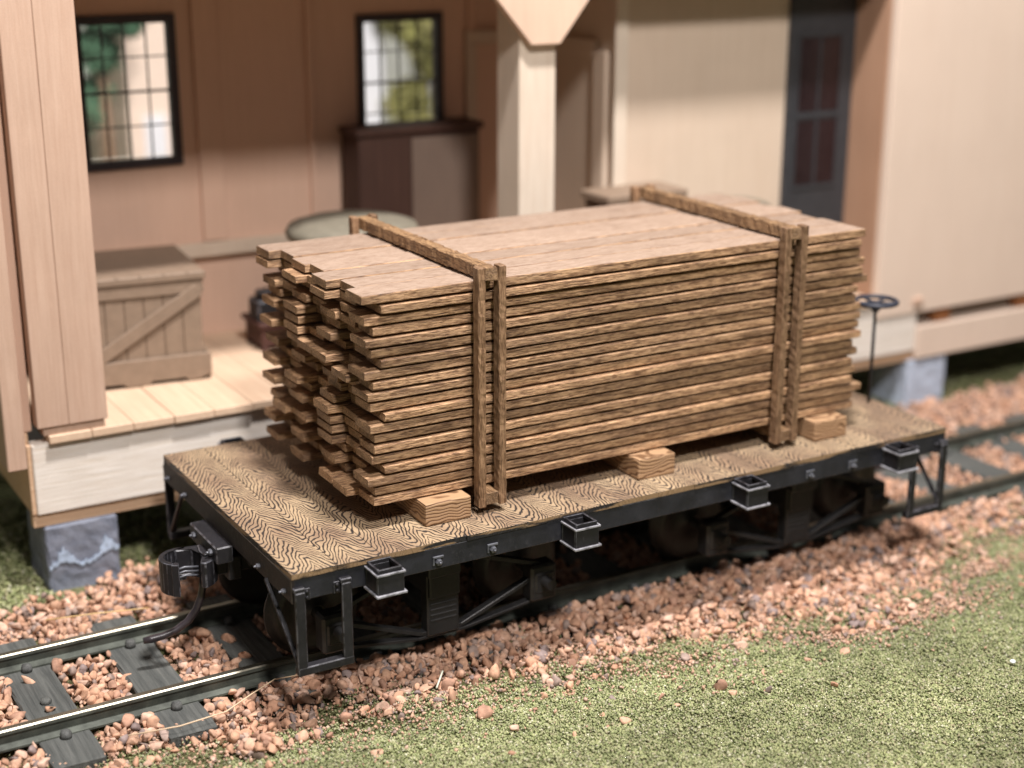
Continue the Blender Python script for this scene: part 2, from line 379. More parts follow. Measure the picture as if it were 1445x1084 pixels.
def build_ballast():
    pts = []
    def scatter(x0, x1, y0, y1, sp, z, rr):
        nx = int((x1 - x0) / sp); ny = int((y1 - y0) / sp)
        X, Y = np.meshgrid(x0 + (np.arange(nx) + .5) * sp, y0 + (np.arange(ny) + .5) * sp, indexing='ij')
        X = X.ravel() + RNG.uniform(-.45, .45, X.size) * sp; Y = Y.ravel() + RNG.uniform(-.45, .45, Y.size) * sp
        R = RNG.uniform(rr[0], rr[1], X.size); Z = np.full(X.size, z) + RNG.uniform(-.04, .05, X.size)
        return np.stack([X, Y, Z, R], 1)
    A = np.concatenate([scatter(-9, 42, -3.2, 10.6, .20, -3.66, (.07, .15)), scatter(-9, 42, -3.2, 10.6, .215, -3.55, (.055, .15)),
                        scatter(-9, 30, -2.5, 9.6, .42, -3.45, (.06, .12))])
    x, y = A[:, 0], A[:, 1]; e = edge_y(x)
    nz = vnoise(x, y, .9, 21) * .6 + vnoise(x, y, 2.6, 22) * .4
    p = np.clip((y - e + (nz - .5) * 3.6) / 1.0 + .25, .03 * (y > e - 3), 1)
    A[:, 2] += np.where(y < 1.0, -.10 * np.clip((1.0 - y) / 2, 0, 1) + .10 * np.clip((e + .4 - y), 0, 1), 0)
    # behind the track: dense near it, turf under the building's left end
    back = np.where(x < -1.5, np.clip((9.6 - y + (nz - .5) * 2) / 1.2, 0, 1), np.clip((10.2 - y + (nz - .5)) / 1.0, 0, 1))
    p = np.where(y > 7, back * p, p)
    keep = RNG.random(len(A)) < p
    tx = np.array(TIE_X); d = np.abs(x[:, None] - tx[None]).min(1)
    ontie = (d < TIE_HW + .04) & (y > .96) & (y < 7.1) & ~((y < 2.0) & (x > -1.2))
    lowy = (d < TIE_HW + .04) & (y > .96) & (y <= 2.0) & (x > -1.2); A[lowy, 2] = np.maximum(A[lowy, 2], TIE_TOP + .05)
    keep &= ~(ontie & (RNG.random(len(A)) > .004)); A[ontie, 2] = TIE_TOP + .05
    for ry in RY: keep &= ~((np.abs(y - ry) < .30) & ((A[:, 2] > -3.6) | (np.abs(y - ry) < .16)))
    # layer 3 only sparse heaps
    A = A[keep]; cam_d = np.hypot(A[:, 0] + 10, A[:, 1] + 26)
    near = (A[:, 0] < 20) & (A[:, 1] < 8.5)
    V1, F1, T1 = stones(A[near, :3], A[near, 3] * 1.12, 2); V2, F2, T2 = stones(A[~near, :3], A[~near, 3] * 1.05, 1)
    o = nmesh('ballast', np.concatenate([V1, V2]), np.concatenate([F1, F2 + len(V1)]), 'stone', np.concatenate([T1, T2]))
    tag(o, 'terracotta coloured crushed stone ballast around the track', None, None, 'stuff')
build_ballast()
def build_fines():
    n = 9000; x = RNG.uniform(-8, 26, n); e = edge_y(x); y = e + RNG.normal(.5, 1.0, n)
    k = 1500; cx = np.array([(15.9, -2.5, 1.1, .25), (18.4, -1.3, .9, .22), (13.2, -2.2, .7, .2), (22.5, .2, 1.4, .3)])
    c = cx[RNG.integers(0, 4, k)]; x = np.concatenate([x, c[:, 0] + RNG.normal(0, 1, k) * c[:, 2]]); y = np.concatenate([y, c[:, 1] + RNG.normal(0, 1, k) * c[:, 3]])
    ok = (y < 1.9) & (y > -6); x = x[ok]; y = y[ok]; r = RNG.uniform(.018, .055, len(x)); far = np.arange(len(x)) > len(x) - k * .95
    z = ground_z(x, y) + RNG.uniform(.06, .17, len(x)) + np.where(y > edge_y(x) + .6, .08, 0)
    V, F, T = stones(np.stack([x, y, z], 1), r, 1); T = T * .75 + np.array([.62, .46, .36]) * .25
    o = nmesh('fine_grit', V, F, 'stone', T); tag(o, 'fine terracotta grit and dust where the ballast thins out into the turf', None, None, 'stuff')
build_fines()
def build_turf():
    n = 520000
    x = RNG.uniform(-7, 30, n); y = RNG.uniform(-10, 2.5, n)
    # more where it is near the camera
    e = edge_y(x); nz = vnoise(x, y, 1.1, 31) * .5 + vnoise(x, y, 3.1, 32) * .5
    p = np.clip((e - y + (nz - .45) * 3.2) / 1.3 + .35, 0.05, 1)
    vis = (x - 1.75 * y < 26.5 + 6) & (x + .3 * y > -8)
    keep = (RNG.random(n) < p) & vis
    x, y = x[keep], y[keep]; nz = nz[keep]
    x2 = RNG.uniform(-14, 2, 26000); y2 = RNG.uniform(7.6, 20, 26000); x3 = RNG.uniform(22, 60, 30000); y3 = RNG.uniform(-2, 15, 30000)
    k3 = (y3 < edge_y(x3) + .5) | (y3 > 10.2); x3 = x3[k3]; y3 = y3[k3]
    k2 = vnoise(x2, y2, .8, 5) > .35; x2 = x2[k2]; y2 = y2[k2]
    x = np.concatenate([x, x2, x3]); y = np.concatenate([y, y2, y3]); n = len(x)
    clump = vnoise(x, y, 2.3, 41) * .6 + vnoise(x, y, 6., 42) * .4
    ed = edge_y(x); lift = np.where((y > ed - .3) & (y < 3), .10, 0)
    z = ground_z(x, y) + RNG.uniform(0, 1, n) * (.03 + .085 * clump) + lift * RNG.uniform(0, 1.4, n)
    sz = RNG.uniform(.014, .034, n) * np.where((y > 7) | (x > 28), 1.9, 1.)
    base = np.array([(1, 1, 1), (-1, -1, 1), (-1, 1, -1), (1, -1, -1)], float) / 1.3
    F0 = np.array([(0, 1, 2), (0, 3, 1), (0, 2, 3), (1, 3, 2)])
    V = np.repeat(base[None], n, 0) * RNG.uniform(.5, 1.5, (n, 1, 3))
    V = np.einsum('nij,nkj->nki', rotmats(n), V) * sz[:, None, None] + np.stack([x, y, z], -1)[:, None]
    C = np.array([(.39, .41, .20), (.32, .355, .17), (.48, .48, .28), (.24, .28, .12), (.60, .58, .42), (.42, .375, .235)])
    t = C[RNG.choice(6, n, p=[.3, .25, .18, .14, .06, .07])] * (.75 + .45 * vnoise(x, y, .5, 77))[:, None]
    F = (F0[None] + (np.arange(n) * 4)[:, None, None]).reshape(-1, 3)
    o = nmesh('turf', V.reshape(-1, 3), F, 'foam', np.repeat(t[:, None], 4, 1).reshape(-1, 3))
    tag(o, 'olive green ground foam turf in front of the ballast', None, None, 'stuff')
build_turf()
# loose stones lying out on the turf
for i, (x, y, r, lab) in enumerate([(8.6, -2.95, .17, 'terracotta pebble lying alone on the turf right of the ballast edge'),
                                    (8.75, -3.3, .09, 'tiny terracotta pebble just in front of the lone pebble on the turf'),
                                    (9.5, -3.55, .10, 'small pale pebble on the turf, right of the lone terracotta pebble'),
                                    (19.9, -5.3, .17, 'pinkish pebble on the turf at the right edge of the picture'),
                                    (10.85, -4.2, .11, 'dull pink pebble half sunk in the open turf')]):
    z = float(ground_z(x, y)) + .12
    V, F, T = stones(np.array([[0, 0, 0.]]), np.array([r]), 2); o = nmesh('pebble', V, F, 'stone', T); o.location = (x, y, z)
    tag(o, lab, 'pebble')
def strand(name, pts, r, col, label):
    MT[name + '_m'] = paint(name + '_straw', col, .6); b = nb(); tube(b, pts, r, 5); tag(obj(name, b, name + '_m', loc=pts[0]), label, 'fibre')
strand('straw', [(-3.2, 1.2, -3.3), (-2.2, .9, -3.22), (-1.2, .95, -3.2), (-.5, 1.3, -3.15), (.2, 1.75, -3.2), (1.0, 1.9, -3.35)], .016, (.6, .45, .3), 'long thin curved straw lying across the ballast in front of the car')
strand('straw', [(-3.3, 7.4, -3.33), (-2.2, 7.1, -3.3), (-1.0, 6.8, -3.32)], .016, (.65, .45, .2), 'thin straight yellow straw on the ballast behind the far rail')
strand('straw', [(3.25, .05, -3.45), (3.6, .42, -3.3)], .022, (.6, .62, .5), 'short pale green stalk poking out of the ballast edge')
b = nb(); lathe(b, [(.03, 0), (.07, .01), (.06, .05), (.02, .07)], (0, 0, 0), 'z', 10); MT['fleck'] = paint('white_fleck', (.8, .85, .9), .4)
tag(obj('fleck', b, 'fleck'), 'tiny white fleck lying on the open turf at right', 'fleck').location = (15.0, -5.4, float(ground_z(15., -5.4)) + .14)

# ------------------------------------------------------------------ track
def rail_profile():
    hw, fw, ww = .10, .21, .035
    return [(-fw, 0), (fw, 0), (fw, .045), (ww, .10), (ww, .27), (hw, .31), (hw, .385), (hw - .03, .41), (-hw + .03, .41), (-hw, .385), (-hw, .31), (-ww, .27), (-ww, .10), (-fw, .045)]
for ry, lab in ((RY[0], 'near rail, polished head and dark sides, passing under the flatcar'), (RY[1], 'far rail, on the building side of the track, shiny on top')):
    b = nb(); prism(b, [(ry + p[0], -3.51 + p[1]) for p in rail_profile()], -16, 62, 'yz')
    for f in b.faces: f.material_index = 1 if (f.calc_center_median().z > -3.14 and len(f.verts) == 4) else 0
    tag(obj('rail', b, ['railside', 'railtop'], loc=(0, ry, -3.5)), lab, 'rail', 'rails of the track')
def tie_mesh(seed):
    r = random.Random(seed); b = nb(); box(b, -TIE_HW, TIE_HW, 1.02, 7.05, -3.8, TIE_TOP, .035)
    bmesh.ops.subdivide_edges(b, edges=[e for e in b.edges if e.calc_length() > 2], cuts=14, use_grid_fill=True)
    for v in b.verts: v.co += Vector((r.uniform(-.02, .02), 0, r.uniform(-.015, .015)))
    return b
tie0 = obj('railway_tie', tie_mesh(1), 'tie', loc=(0, 0, 0))
def spike(y):
    b = nb(); lathe(b, [(.12, -.02), (.125, .05), (.095, .13), (.04, .155)], (0, y, TIE_TOP + .02), 'z', 10)
    box(b, -.09, .09, y - .02, y + .14 if True else y, TIE_TOP + .07, TIE_TOP + .14, .03); return b
for y in (2.10, 5.40): 
    s = obj('spike', spike(y), 'spike', tie0)
for y in (2.66, 5.96):
    b = nb(); lathe(b, [(.12, -.02), (.125, .05), (.095, .13), (.04, .155)], (0, y, TIE_TOP + .02), 'z', 10); obj('spike', b, 'spike', tie0)
tag(tie0, 'grey railway tie under the rails', 'railway tie', 'railway ties')
def tie_label(i):
    if TIE_X[i] < -1: return ['', '', 'grey tie at the left edge, two before the air hose', 'grey tie with a nail head in its middle, left of the air hose', 'grey tie just under the tip of the air hose'][i] if i >= 2 else 'grey railway tie beyond the left end of the visible track'
    return 'dark grey railway tie lying under the flatcar' if TIE_X[i] < 18 else 'blurred grey railway tie behind the right end of the flatcar'
for i, x in enumerate(TIE_X):
    t = tie0 if i == 0 else copy_tree(tie0); t.location.x = x + random.uniform(-.04, .04); t.rotation_euler.z = random.uniform(-.01, .01)
    t['label'] = tie_label(i)
    if i == 3:
        b = nb(); lathe(b, [(.10, -.02), (.13, .03), (.11, .09), (.03, .11)], (0, 3.75, TIE_TOP), 'z', 10); obj('nail_head', b, 'tie', t)

# ------------------------------------------------------------------ flatcar
car = thing('flatcar', 'black model railway flatcar with wooden deck carrying the lumber stack', 'flatcar', loc=(0, 0, 0))
L, W = 18.0, 8.06
def deck_mesh():
    b = nb(); x = 0.; r = random.Random(5)
    pw = .98; n = 18; pw = L / n
    for i in range(n):
        x0 = i * pw + (.002 if i else 0); x1 = (i + 1) * pw - (.002 if i < n - 1 else 0)
        o = r.uniform(-.012, .02); box(b, x0, x1, -.01 - o, W + .01, -.13, r.uniform(-.004, .002), .006)
    return b
obj('deck', deck_mesh(), 'deck', car)
for y0, y1 in ((0, .35), (W - .35, W)):
    b = nb(); box(b, .05, L - .05, y0, y1, -.62, -.13, .015); obj('side_sill', b, 'sill', car)
for x0, x1 in ((0, .3), (L - .3, L)):
    b = nb(); box(b, x0 - .012, x1 + .012, .003, W - .003, -.66, -.128, .015)
    obj('end_sill', b, 'sill_end', car)
b = nb(); box(b, .3, L - .3, 3.2, 4.86, -1.15, -.15, .02); box(b, .3, L - .3, .35, W - .35, -.5, -.14, 0)
for x in (3.95, 14.2): box(b, x - .4, x + .4, .9, W - .9, -1.3, -.5, .03)
for y in (1.6, 6.4): box(b, .3, L - .3, y, y + .25, -.6, -.2, .01)
obj('underframe', b, 'under', car)
# stake pockets
def pocket():
    b = nb(); w_, d_ = .60, .60; z0, z1 = -.62, -.16; t_ = .05
    def ring(bm, x0, x1, y0, y1, za, zb, t):
        box(bm, x0, x1, y0, y0 + t, za, zb, .012); box(bm, x0, x1, y1 - t, y1, za, zb, .012)
        box(bm, x0, x0 + t, y0 + t, y1 - t, za, zb, .012); box(bm, x1 - t, x1, y0 + t, y1 - t, za, zb, .012)
    ring(b, -w_ / 2, w_ / 2, -d_, -.002, z0, z1, t_)
    ring(b, -w_ / 2 + .03, w_ / 2 - .03, -d_ + .03, -.004, z1, z1 + .09, .05)
    return b
def pocket_rim(z0, z1, g):
    b = nb(); w_, d_ = .60, .60; t = .05
    x0, x1 = -w_ / 2 - g, w_ / 2 + g
    box(b, x0, x1, -d_ - g, -d_ + .002, z0, z1, .012); box(b, x0, -w_ / 2 + .002, -d_, -.003, z0, z1, .012); box(b, w_ / 2 - .002, x1, -d_, -.003, z0, z1, .012)
    return b
MT['rim'] = paint('drybrushed_rim', (.11, .11, .12), .45, 0, 2.4, 5, .3, .5)
pk = obj('stake_pocket', pocket(), 'black', car)
obj('top_band', pocket_rim(-.21, -.155, .03), 'rim', pk); obj('bottom_band', pocket_rim(-.665, -.61, .05), 'rim', pk)
first = True
for x in (1.92, 6.68, 11.42, 16.15):
    for back in (0, 1):
        o = pk if first else copy_tree(pk, car); first = False
        o.location = (x, W if back else 0, 0); o.rotation_euler.z = math.pi if back else 0
def bolt_bm():
    b = nb(); box(b, -.13, .13, -.045, .0, .03, .085, .01); box(b, -.13, -.085, -.04, 0, -.12, .03, .01)
    lathe(b, [(.075, 0), (.075, -.09), (.05, -.11)], (.0, 0, -.045), 'y', 6, False); lathe(b, [(.03, -.10), (.03, -.15), (.01, -.16)], (0, 0, -.045), 'y', 8)
    return b
bo = obj('bolt', bolt_bm(), 'bolt', car); first = True
for x in (3.3, 4.62, 13.5, 14.86):
    for back in (0, 1):
        o = bo if first else copy_tree(bo, car); first = False; o.location = (x, W if back else 0, -.40); o.rotation_euler.z = math.pi * back
def nut(r=.06):
    b = nb(); lathe(b, [(r, 0), (r, .06), (r * .7, .08)], (0, 0, 0), 'x', 6, False); lathe(b, [(r * .45, .05), (r * .45, .12), (r * .2, .14)], (0, 0, 0), 'x', 8); return b
nt = obj('end_nut', nut(), 'bolt', car); first = True
for e in (0, 1):
    for y, z in ((.36, -.5), (1.75, -.48), (6.45, -.48), (7.7, -.48)):
        o = nt if first else copy_tree(nt, car); first = False
        o.location = (L + .01 if e else -.01, W - y if e else y, z); o.rotation_euler.z = 0 if e else math.pi
# striker block on each end
for e in (0, 1):
    s = 1 if e else -1; x0 = L if e else 0; b = nb()
    xs = sorted((x0 + s * .012, x0 + s * .40)); box(b, xs[0], xs[1], 3.35, 5.1, -1.02, -.62, .03)
    sb = obj('striker_block', b, 'black', car)
    for y in (3.65, 4.75):
        b = nut(.075); 
        if not e: bmesh.ops.rotate(b, cent=(0, 0, 0), matrix=Matrix.Rotation(math.pi, 3, 'Z'), verts=b.verts)
        bmesh.ops.translate(b, vec=(x0 + s * .40, y, -.80), verts=b.verts); obj('nut', b, 'bolt', sb)
# stirrup steps: flat U on the side with a brace round the corner
def stirrup():
    b = nb(); t = .09; y = -.10; zt, zb = -.38, -2.08; xa, xb = .02, 1.26
    for x in (xa + .1, xb - .12): 
        box(b, x - .11, x + .11, y - t / 2, y + t / 2, zb, zt, .02); box(b, x - .12, x + .12, y - .03, .0, zt - .02, zt + .09, .02)
    box(b, xa, xb, y - t / 2 - .002, y + .16, zb - .16, zb + .03, .02)
    bar(b, (xa + .07, y, zb - .02), (-.03, 1.35, -.60), .10, .08, .015)
    box(b, xa + .13, xa + .36, -.035, -.003, -.62, -.36, .01); box(b, xb - .36, xb - .14, -.035, -.003, -.62, -.36, .01)
    for x in (xa + .28, xb - .30):
        for z in (-.42, -.55): lathe(b, [(.04, 0), (.04, -.04), (.02, -.055)], (x, -.033, z), 'y', 8)
    return b
st = obj('stirrup_step', stirrup(), 'black', car)
for sx, sy in ((-1, 1), (1, -1), (-1, -1)):
    me = st.data.copy()
    for v in me.vertices: v.co = Vector((v.co.x if sx > 0 else L - v.co.x, v.co.y if sy > 0 else W - v.co.y, v.co.z))
    if sx * sy < 0: me.flip_normals()
    o = bpy.data.objects.new('stirrup_step', me); COL.objects.link(o); o.parent = car
# trucks
def truck(cx):
    tr = bpy.data.objects.new('truck', None); COL.objects.link(tr); tr.parent = car; tr.location = (cx, 0, 0)
    for y, s in ((1.38, 1), (W - 1.38, -1)):
        b = nb(); hw = .11
        A = [(-2.75, -1.82), (-1.1, -1.25), (-.45, -1.12), (.45, -1.12), (1.1, -1.25), (2.75, -1.82)]
        for p, q in zip(A[:-1], A[1:]): bar(b, (p[0], y, p[1]), (q[0], y, q[1]), .2, .1, .01)
        B = [(-2.75, -1.92), (-.5, -2.78), (.5, -2.78), (2.75, -1.92)]
        for p, q in zip(B[:-1], B[1:]): bar(b, (p[0], y, p[1]), (q[0], y, q[1]), .2, .1, .01)
        C_ = [(-2.75, -2.58), (-.6, -2.88), (.6, -2.88), (2.75, -2.58)]
        for p, q in zip(C_[:-1], C_[1:]): bar(b, (p[0], y, p[1]), (q[0], y, q[1]), .2, .07, .01)
        box(b, -.40, .40, y - .17, y + .17, -2.84, -1.1, .03)
        for k in range(4): box(b, -.33, .33, y - .19, y + .19, -2.5 + k * .13, -2.44 + k * .13, .015)
        for x in (-.2, .2): lathe(b, [(.08, 0), (.1, -s * .05), (.05, -s * .1)], (x, y - s * .17, -1.6), 'y', 10)
        obj('side_frame', b, 'under', tr)
        for x in (-2.6, 2.6):
            b = nb(); box(b, x - .34, x + .34, y - .24, y + .22, -2.62, -1.72, .06); box(b, x - .25, x + .25, y - .28 * 1, y + .26, -2.42, -1.9, .04); obj('journal_box', b, 'under', tr)
    for x in (-2.6, 2.6):
        for y, s in ((RY[0], 1), (RY[1], -1)):
            b = nb(); prof = [(.16, -.16), (.16, -.12), (.62, -.06), (.80, -.10), (.98, -.13), (1.0, .10), (1.13, .12), (1.13, .2), (.98, .22), (.8, .16), (.5, .12), (.16, .2)]
            lathe(b, [(r, h * s) for r, h in prof], (x, y, -2.10), 'y', 40); obj('wheel', b, 'wheel', tr)
        b = nb(); tube(b, [(x, .8, -2.10), (x, W - .8, -2.10)], .13, 12); obj('axle', b, 'under', tr)
    b = nb(); box(b, -.38, .38, 1.1, W - 1.1, -1.9, -1.3, .03); box(b, -.7, .7, 3.4, 4.66, -1.35, -1.1, .05); obj('bolster', b, 'under', tr)
truck(4.05); truck(14.3)
# knuckle couplers
def coupler():
    b = nb(); z = -1.30
    # body shank
    box(b, -.62, .5, -.2, .2, z - .2, z + .2, .04)
    # head body: solid wedge
    prism(b, [(-.45, -.30), (-.30, .34), (-.62, .50), (-1.02, .46), (-1.10, .30), (-.80, .16), (-.72, -.05), (-.86, -.28), (-1.16, -.44), (-1.10, -.56), (-.70, -.50)], z - .30, z + .30, 'xy', .035)
    return b
cz = 4.03
for e in (0, 1):
    b = nb(); z = -1.28; s = 1 if e else -1
    def P(poly): return [((L - p[0]) if e else p[0], (W - (cz + p[1])) if e else cz + p[1]) for p in poly]
    prism(b, P([(.6, -.22), (.6, .22), (-.35, .2), (-.35, -.2)]), z - .2, z + .17, 'xy', .03)
    prism(b, P([(-.25, -.28), (-.22, .30), (-.45, .48), (-.80, .54), (-1.02, .50), (-.98, .40), (-.62, .34), (-.52, .0), (-.54, -.22), (-.72, -.50), (-.62, -.58), (-.40, -.46)]), z - .28, z + .34, 'xy', .03)
    # raised casting lip
    prism(b, P([(-.28, -.22), (-.26, .22), (-.48, .36), (-.56, .0), (-.54, -.26)]), z + .33, z + .40, 'xy', .02)
    cp = obj('coupler', b, 'black', car)
    b = nb(); R0, R1 = .40, .50; poly = []
    cx0, cy0 = -.95, .06; arc = [math.radians(a) for a in range(62, 240, 15)]
    poly = [(cx0 + R1 * math.cos(a), cy0 + R1 * math.sin(a)) for a in arc] + [(cx0 + R0 * math.cos(a), cy0 + R0 * math.sin(a)) for a in reversed(arc)]
    prism(b, P(poly), z - .42, z + .34, 'xy', .015)
    a_ = math.radians(236); b2 = [(cx0 + r_ * math.cos(t_), cy0 + r_ * math.sin(t_)) for r_, t_ in ((.36, a_ - .18), (.53, a_ - .16), (.53, a_ + .16), (.36, a_ + .12))]
    prism(b, P(b2), z - .42, z + .34, 'xy', .015)
    obj('knuckle', b, 'black', cp)
    b = nb(); pts = []
    for k in range(13): pts.append(Vector(P([(-.95 + .05 * math.sin(k * .8), 0)])[0] + (z,)) )
    for r_ in range(3):
        p0 = P([(-.62, -.05)])[0]; p1 = P([(-1.22, .02)])[0]; tube(b, [(p0[0], p0[1], z + .05 - r_ * .1), ((p0[0] + p1[0]) / 2, (p0[1] + p1[1]) / 2, z + .09 - r_ * .1), (p1[0], p1[1], z + .02 - r_ * .1)], .028, 6)
    obj('knuckle_spring', b, 'bolt', cp)
    # air hose (trip pin) curving under the coupler
    b = nb(); hp = []
    for (dx, dy, hz) in ((-.52, -.1, z - .1), (-.56, -.1, z - .42), (-.62, -.1, -1.95), (-.74, -.1, -2.22), (-.95, -.1, -2.46), (-1.22, -.08, -2.62), (-1.5, -.05, -2.70), (-1.78, 0, -2.74), (-1.95, .02, -2.745)):
        q = P([(dx, dy)])[0]; hp.append((q[0], q[1], hz))
    tube(b, hp, [.085] * 7 + [.09, .07], 12); obj('air_hose', b, 'hose', car)
    b = nb(); prism(b, P([(.3, -.32), (.3, .32), (-.02, .32), (-.02, -.32)]), -1.62, -1.05, 'xy', .03); obj('draft_box', b, 'under', car)
# brake wheel on its staff at the far end
b = nb(); tube(b, [(17.72, 2.55, -.3), (17.72, 2.55, 2.75)], .045, 8); obj('brake_staff', b, 'black', car)
b = nb(); lathe(b, [(.05, -.26), (.16, -.12), (.12, 0), (.12, .05)], (17.72, 2.55, 2.75), 'z', 16)
ring = [(17.72 + .55 * math.cos(a), 2.55 + .55 * math.sin(a), 2.80) for a in [2 * math.pi * k / 28 for k in range(29)]]
tube(b, ring, .06, 8, False)
for k in range(5):
    a = 2 * math.pi * k / 5 + .3; tube(b, [(17.72, 2.55, 2.76), (17.72 + .54 * math.cos(a), 2.55 + .54 * math.sin(a), 2.80)], .04, 6)
MT['bwheel'] = paint('brake_wheel_paint', (.02, .024, .038), .5); obj('brake_wheel', b, 'bwheel', car)

# ------------------------------------------------------------------ load
X0, X1, YF, YB, ZB, ZT = 2.28, 15.86, 1.15, 6.95, .52, 5.20
NL = 20; LH = (ZT - ZB) / NL
for i, (xa, xb, lab) in enumerate(((3.44, 4.56, 'left bunk block under the lumber, nearest the coupler end'), (8.98, 10.03, 'middle bunk block under the lumber stack'), (14.3, 15.35, 'right bunk block under the lumber, beyond the second clamp frame'))):
    b = nb(); box(b, xa, xb, .80, 7.25, .004, ZB - .004, .05, seg=2)
    bmesh.ops.subdivide_edges(b, edges=[e for e in b.edges if e.calc_length() > 2], cuts=16, use_grid_fill=True)
    tag(obj('bunk_block', b, 'block', loc=(xa, .8, 0)), lab, 'wooden block', 'bunk blocks under the lumber')
def plank_mesh(length, width, th, seed, detail=70):
    r = random.Random(seed); b = nb(); n = detail; rings = []
    hw, ht = width / 2, th / 2; c = .018
    prof = [(-hw, -ht + c), (-hw + c, -ht), (hw - c, -ht), (hw, -ht + c), (hw, ht - c), (hw - c, ht), (-hw + c, ht), (-hw, ht - c)]
    ph = [r.uniform(0, 6) for _ in range(16)]
    js = [0.] * 8
    for i in range(n + 1):
        x = length * i / n; ring = []
        for k, (py, pz) in enumerate(prof):
            js[k] = js[k] * .6 + r.uniform(-.0035, .0035)
            wy = .004 * math.sin(x * .9 + ph[k // 2]); wz = .0006 * math.sin(x * .7 + ph[9])
            ex = 0
            if i in (0, n): ex = r.uniform(-.012, .012); 
            shrink = .93 if i in (0, n) else 1
            ring.append(b.verts.new((x + ex, py * (1 if i not in (0, n) else .985) + wy + js[k], pz * shrink + wz + js[k] * .3)))
        rings.append(ring)
    for i in range(n):
        for k in range(8): b.faces.new((rings[i][k], rings[i][(k + 1) % 8], rings[i + 1][(k + 1) % 8], rings[i + 1][k]))
    b.faces.new(rings[0]); b.faces.new(rings[-1][::-1]); return b
pr = random.Random(12)
NP = 7; PW = (YB - YF) / NP
top_lx = [2.25, 2.50, 2.20, 2.52, 2.42, 2.50, 2.22]   # left ends of the top layer, front to back
grp = 'planks stacked on the flatcar'
for k in range(NL):
    for j in range(NP):
        lx = X0 - .10 + ((0, .42, .18, .52, .06, .32)[(k * 5 + j * 3 + (k * j) % 4) % 6] + pr.uniform(-.07, .07))
        if pr.random() < .12: lx = X0 - pr.uniform(0.05, .16)
        if j == 0: lx = X0 + (.10, .24, .02, .36, .14)[k % 5] + pr.uniform(-.06, .08)
        rx = X1 + .06 - pr.choice((0, .05, .12, .2)) + (.12 if pr.random() < .12 else 0)
        if j == 0 and k in (2, 14): rx = X1 + .22
        top = k == NL - 1
        if top: lx = top_lx[j]; rx = X1 + (0, .05, -.12, .08, -.05, .04, -.08)[j]
        th = LH * (.765 if not top else .84); dy = pr.uniform(-.03, .03) if j == 0 and not top else 0
        if j == 0 and not top and k in (1, 4, 6, 9, 12, 14, 17): dy = .05
        b = plank_mesh(rx - lx, PW * (.96 if top else pr.uniform(.90, .985)), th, k * 31 + j, 90 if (j == 0 or top) else 30)
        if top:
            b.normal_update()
            for f in b.faces: f.material_index = 0 if abs(f.normal.z) > .9 else 1  # painted sheen on flat faces, plain lumber on the edges
        o = obj('plank', b, ['lumber_top_sheen', 'lumber'] if top else 'lumber')
        o.location = (lx, YF + PW * (j + .5) + dy, ZB + LH * (k + .5) + (pr.uniform(-.012, .018) if top else pr.uniform(-.006, .006)))
        o.rotation_euler = (pr.uniform(-.012, .012), 0, pr.uniform(-.0015, .0015))
        if top: lab = ['front plank', 'second plank from the front', 'third plank from the front', 'middle plank', 'third plank from the back', 'second plank from the back', 'back plank'][j] + ' of the top layer of the lumber stack'
        elif j == 0: lab = 'stained brown plank in the front face of the strapped lumber stack'
        else: lab = 'stained brown plank inside the lumber stack, only its end showing'
        tag(o, lab, 'plank', grp)
# clamp frames round the stack
def rough_box(x0, x1, y0, y1, z0, z1, axis, n, amp, seed):
    b = nb(); box(b, x0, x1, y0, y1, z0, z1, .02)
    bmesh.ops.subdivide_edges(b, edges=[e for e in b.edges if e.calc_length() > .9], cuts=n, use_grid_fill=True)
    r = random.Random(seed)
    for v in b.verts: v.co += Vector((r.uniform(-amp, amp), r.uniform(-amp, amp), r.uniform(-amp, amp)))
    return b
for xc, lab in ((5.10, 'left clamp frame of notched brown bars strapping the lumber, nearest the coupler'), (13.38, 'right clamp frame of brown bars strapping the lumber, near the brake wheel')):
    fr = thing('clamp_frame', lab, 'clamp frame', 'clamp frames round the lumber', (xc, 4.05, .2))
    def part(name, b, m):
        o = obj(name, b, m); o.parent = fr; o.matrix_parent_inverse = Matrix.Translation((-xc, -4.05, -.2)); return o
    gp = .16; pw_ = .18
    for yy0, yy1 in ((YF - .36, YF - .10), (YB + .10, YB + .36)):
        part('post', rough_box(xc - gp - pw_, xc - gp, yy0, yy1, .17, 5.545, 2, 46, .009, 3), 'lumber_z')
        part('post', rough_box(xc + gp, xc + gp + pw_, yy0, yy1, .17, 5.56, 2, 46, .009, 4), 'lumber_z')
    part('top_bar', rough_box(xc - gp + .003, xc + gp - .003, YF - .33, YB + .33, 5.235, 5.52, 1, 70, .016, 5), 'lumber_y')
    part('bottom_bar', rough_box(xc - gp + .003, xc + gp - .003, YF - .33, YB + .33, .20, .485, 1, 40, .008, 6), 'lumber_y')

# ------------------------------------------------------------------ freight house
bld = thing('freight_house', 'unfinished basswood freight house with open porch and windows behind the track', 'building', loc=(0, 9.7, GZ))
def bp(name, b, m, label=None, parent=None):
    o = obj(name, b, m); o.parent = parent or bld
    if not parent: o.matrix_parent_inverse = Matrix.Translation((0, -9.7, -GZ))
    if label: o['label'] = label
    return o
YW = 16.5; YR = 11.6; XR = 24.6
b = nb(); box(b, -2.75, 26.55, 9.7, 10.1, -1.62, .22, .03); bp('front_beam', b, 'beam', 'white wooden beam along the porch front')
b = nb(); box(b, -2.85, 45, 9.82, 10.1, -1.98, -1.625, .02); bp('sill_beam', b, 'beam_end')
b = nb(); box(b, -2.86, -2.755, 9.75, 16.9, -1.6, .20, .01); box(b, -2.86, -2.755, 9.95, 16.9, .205, .45, .01); bp('side_beam', b, 'beam_end')
b = nb()
xx = -2.35; r = random.Random(3)
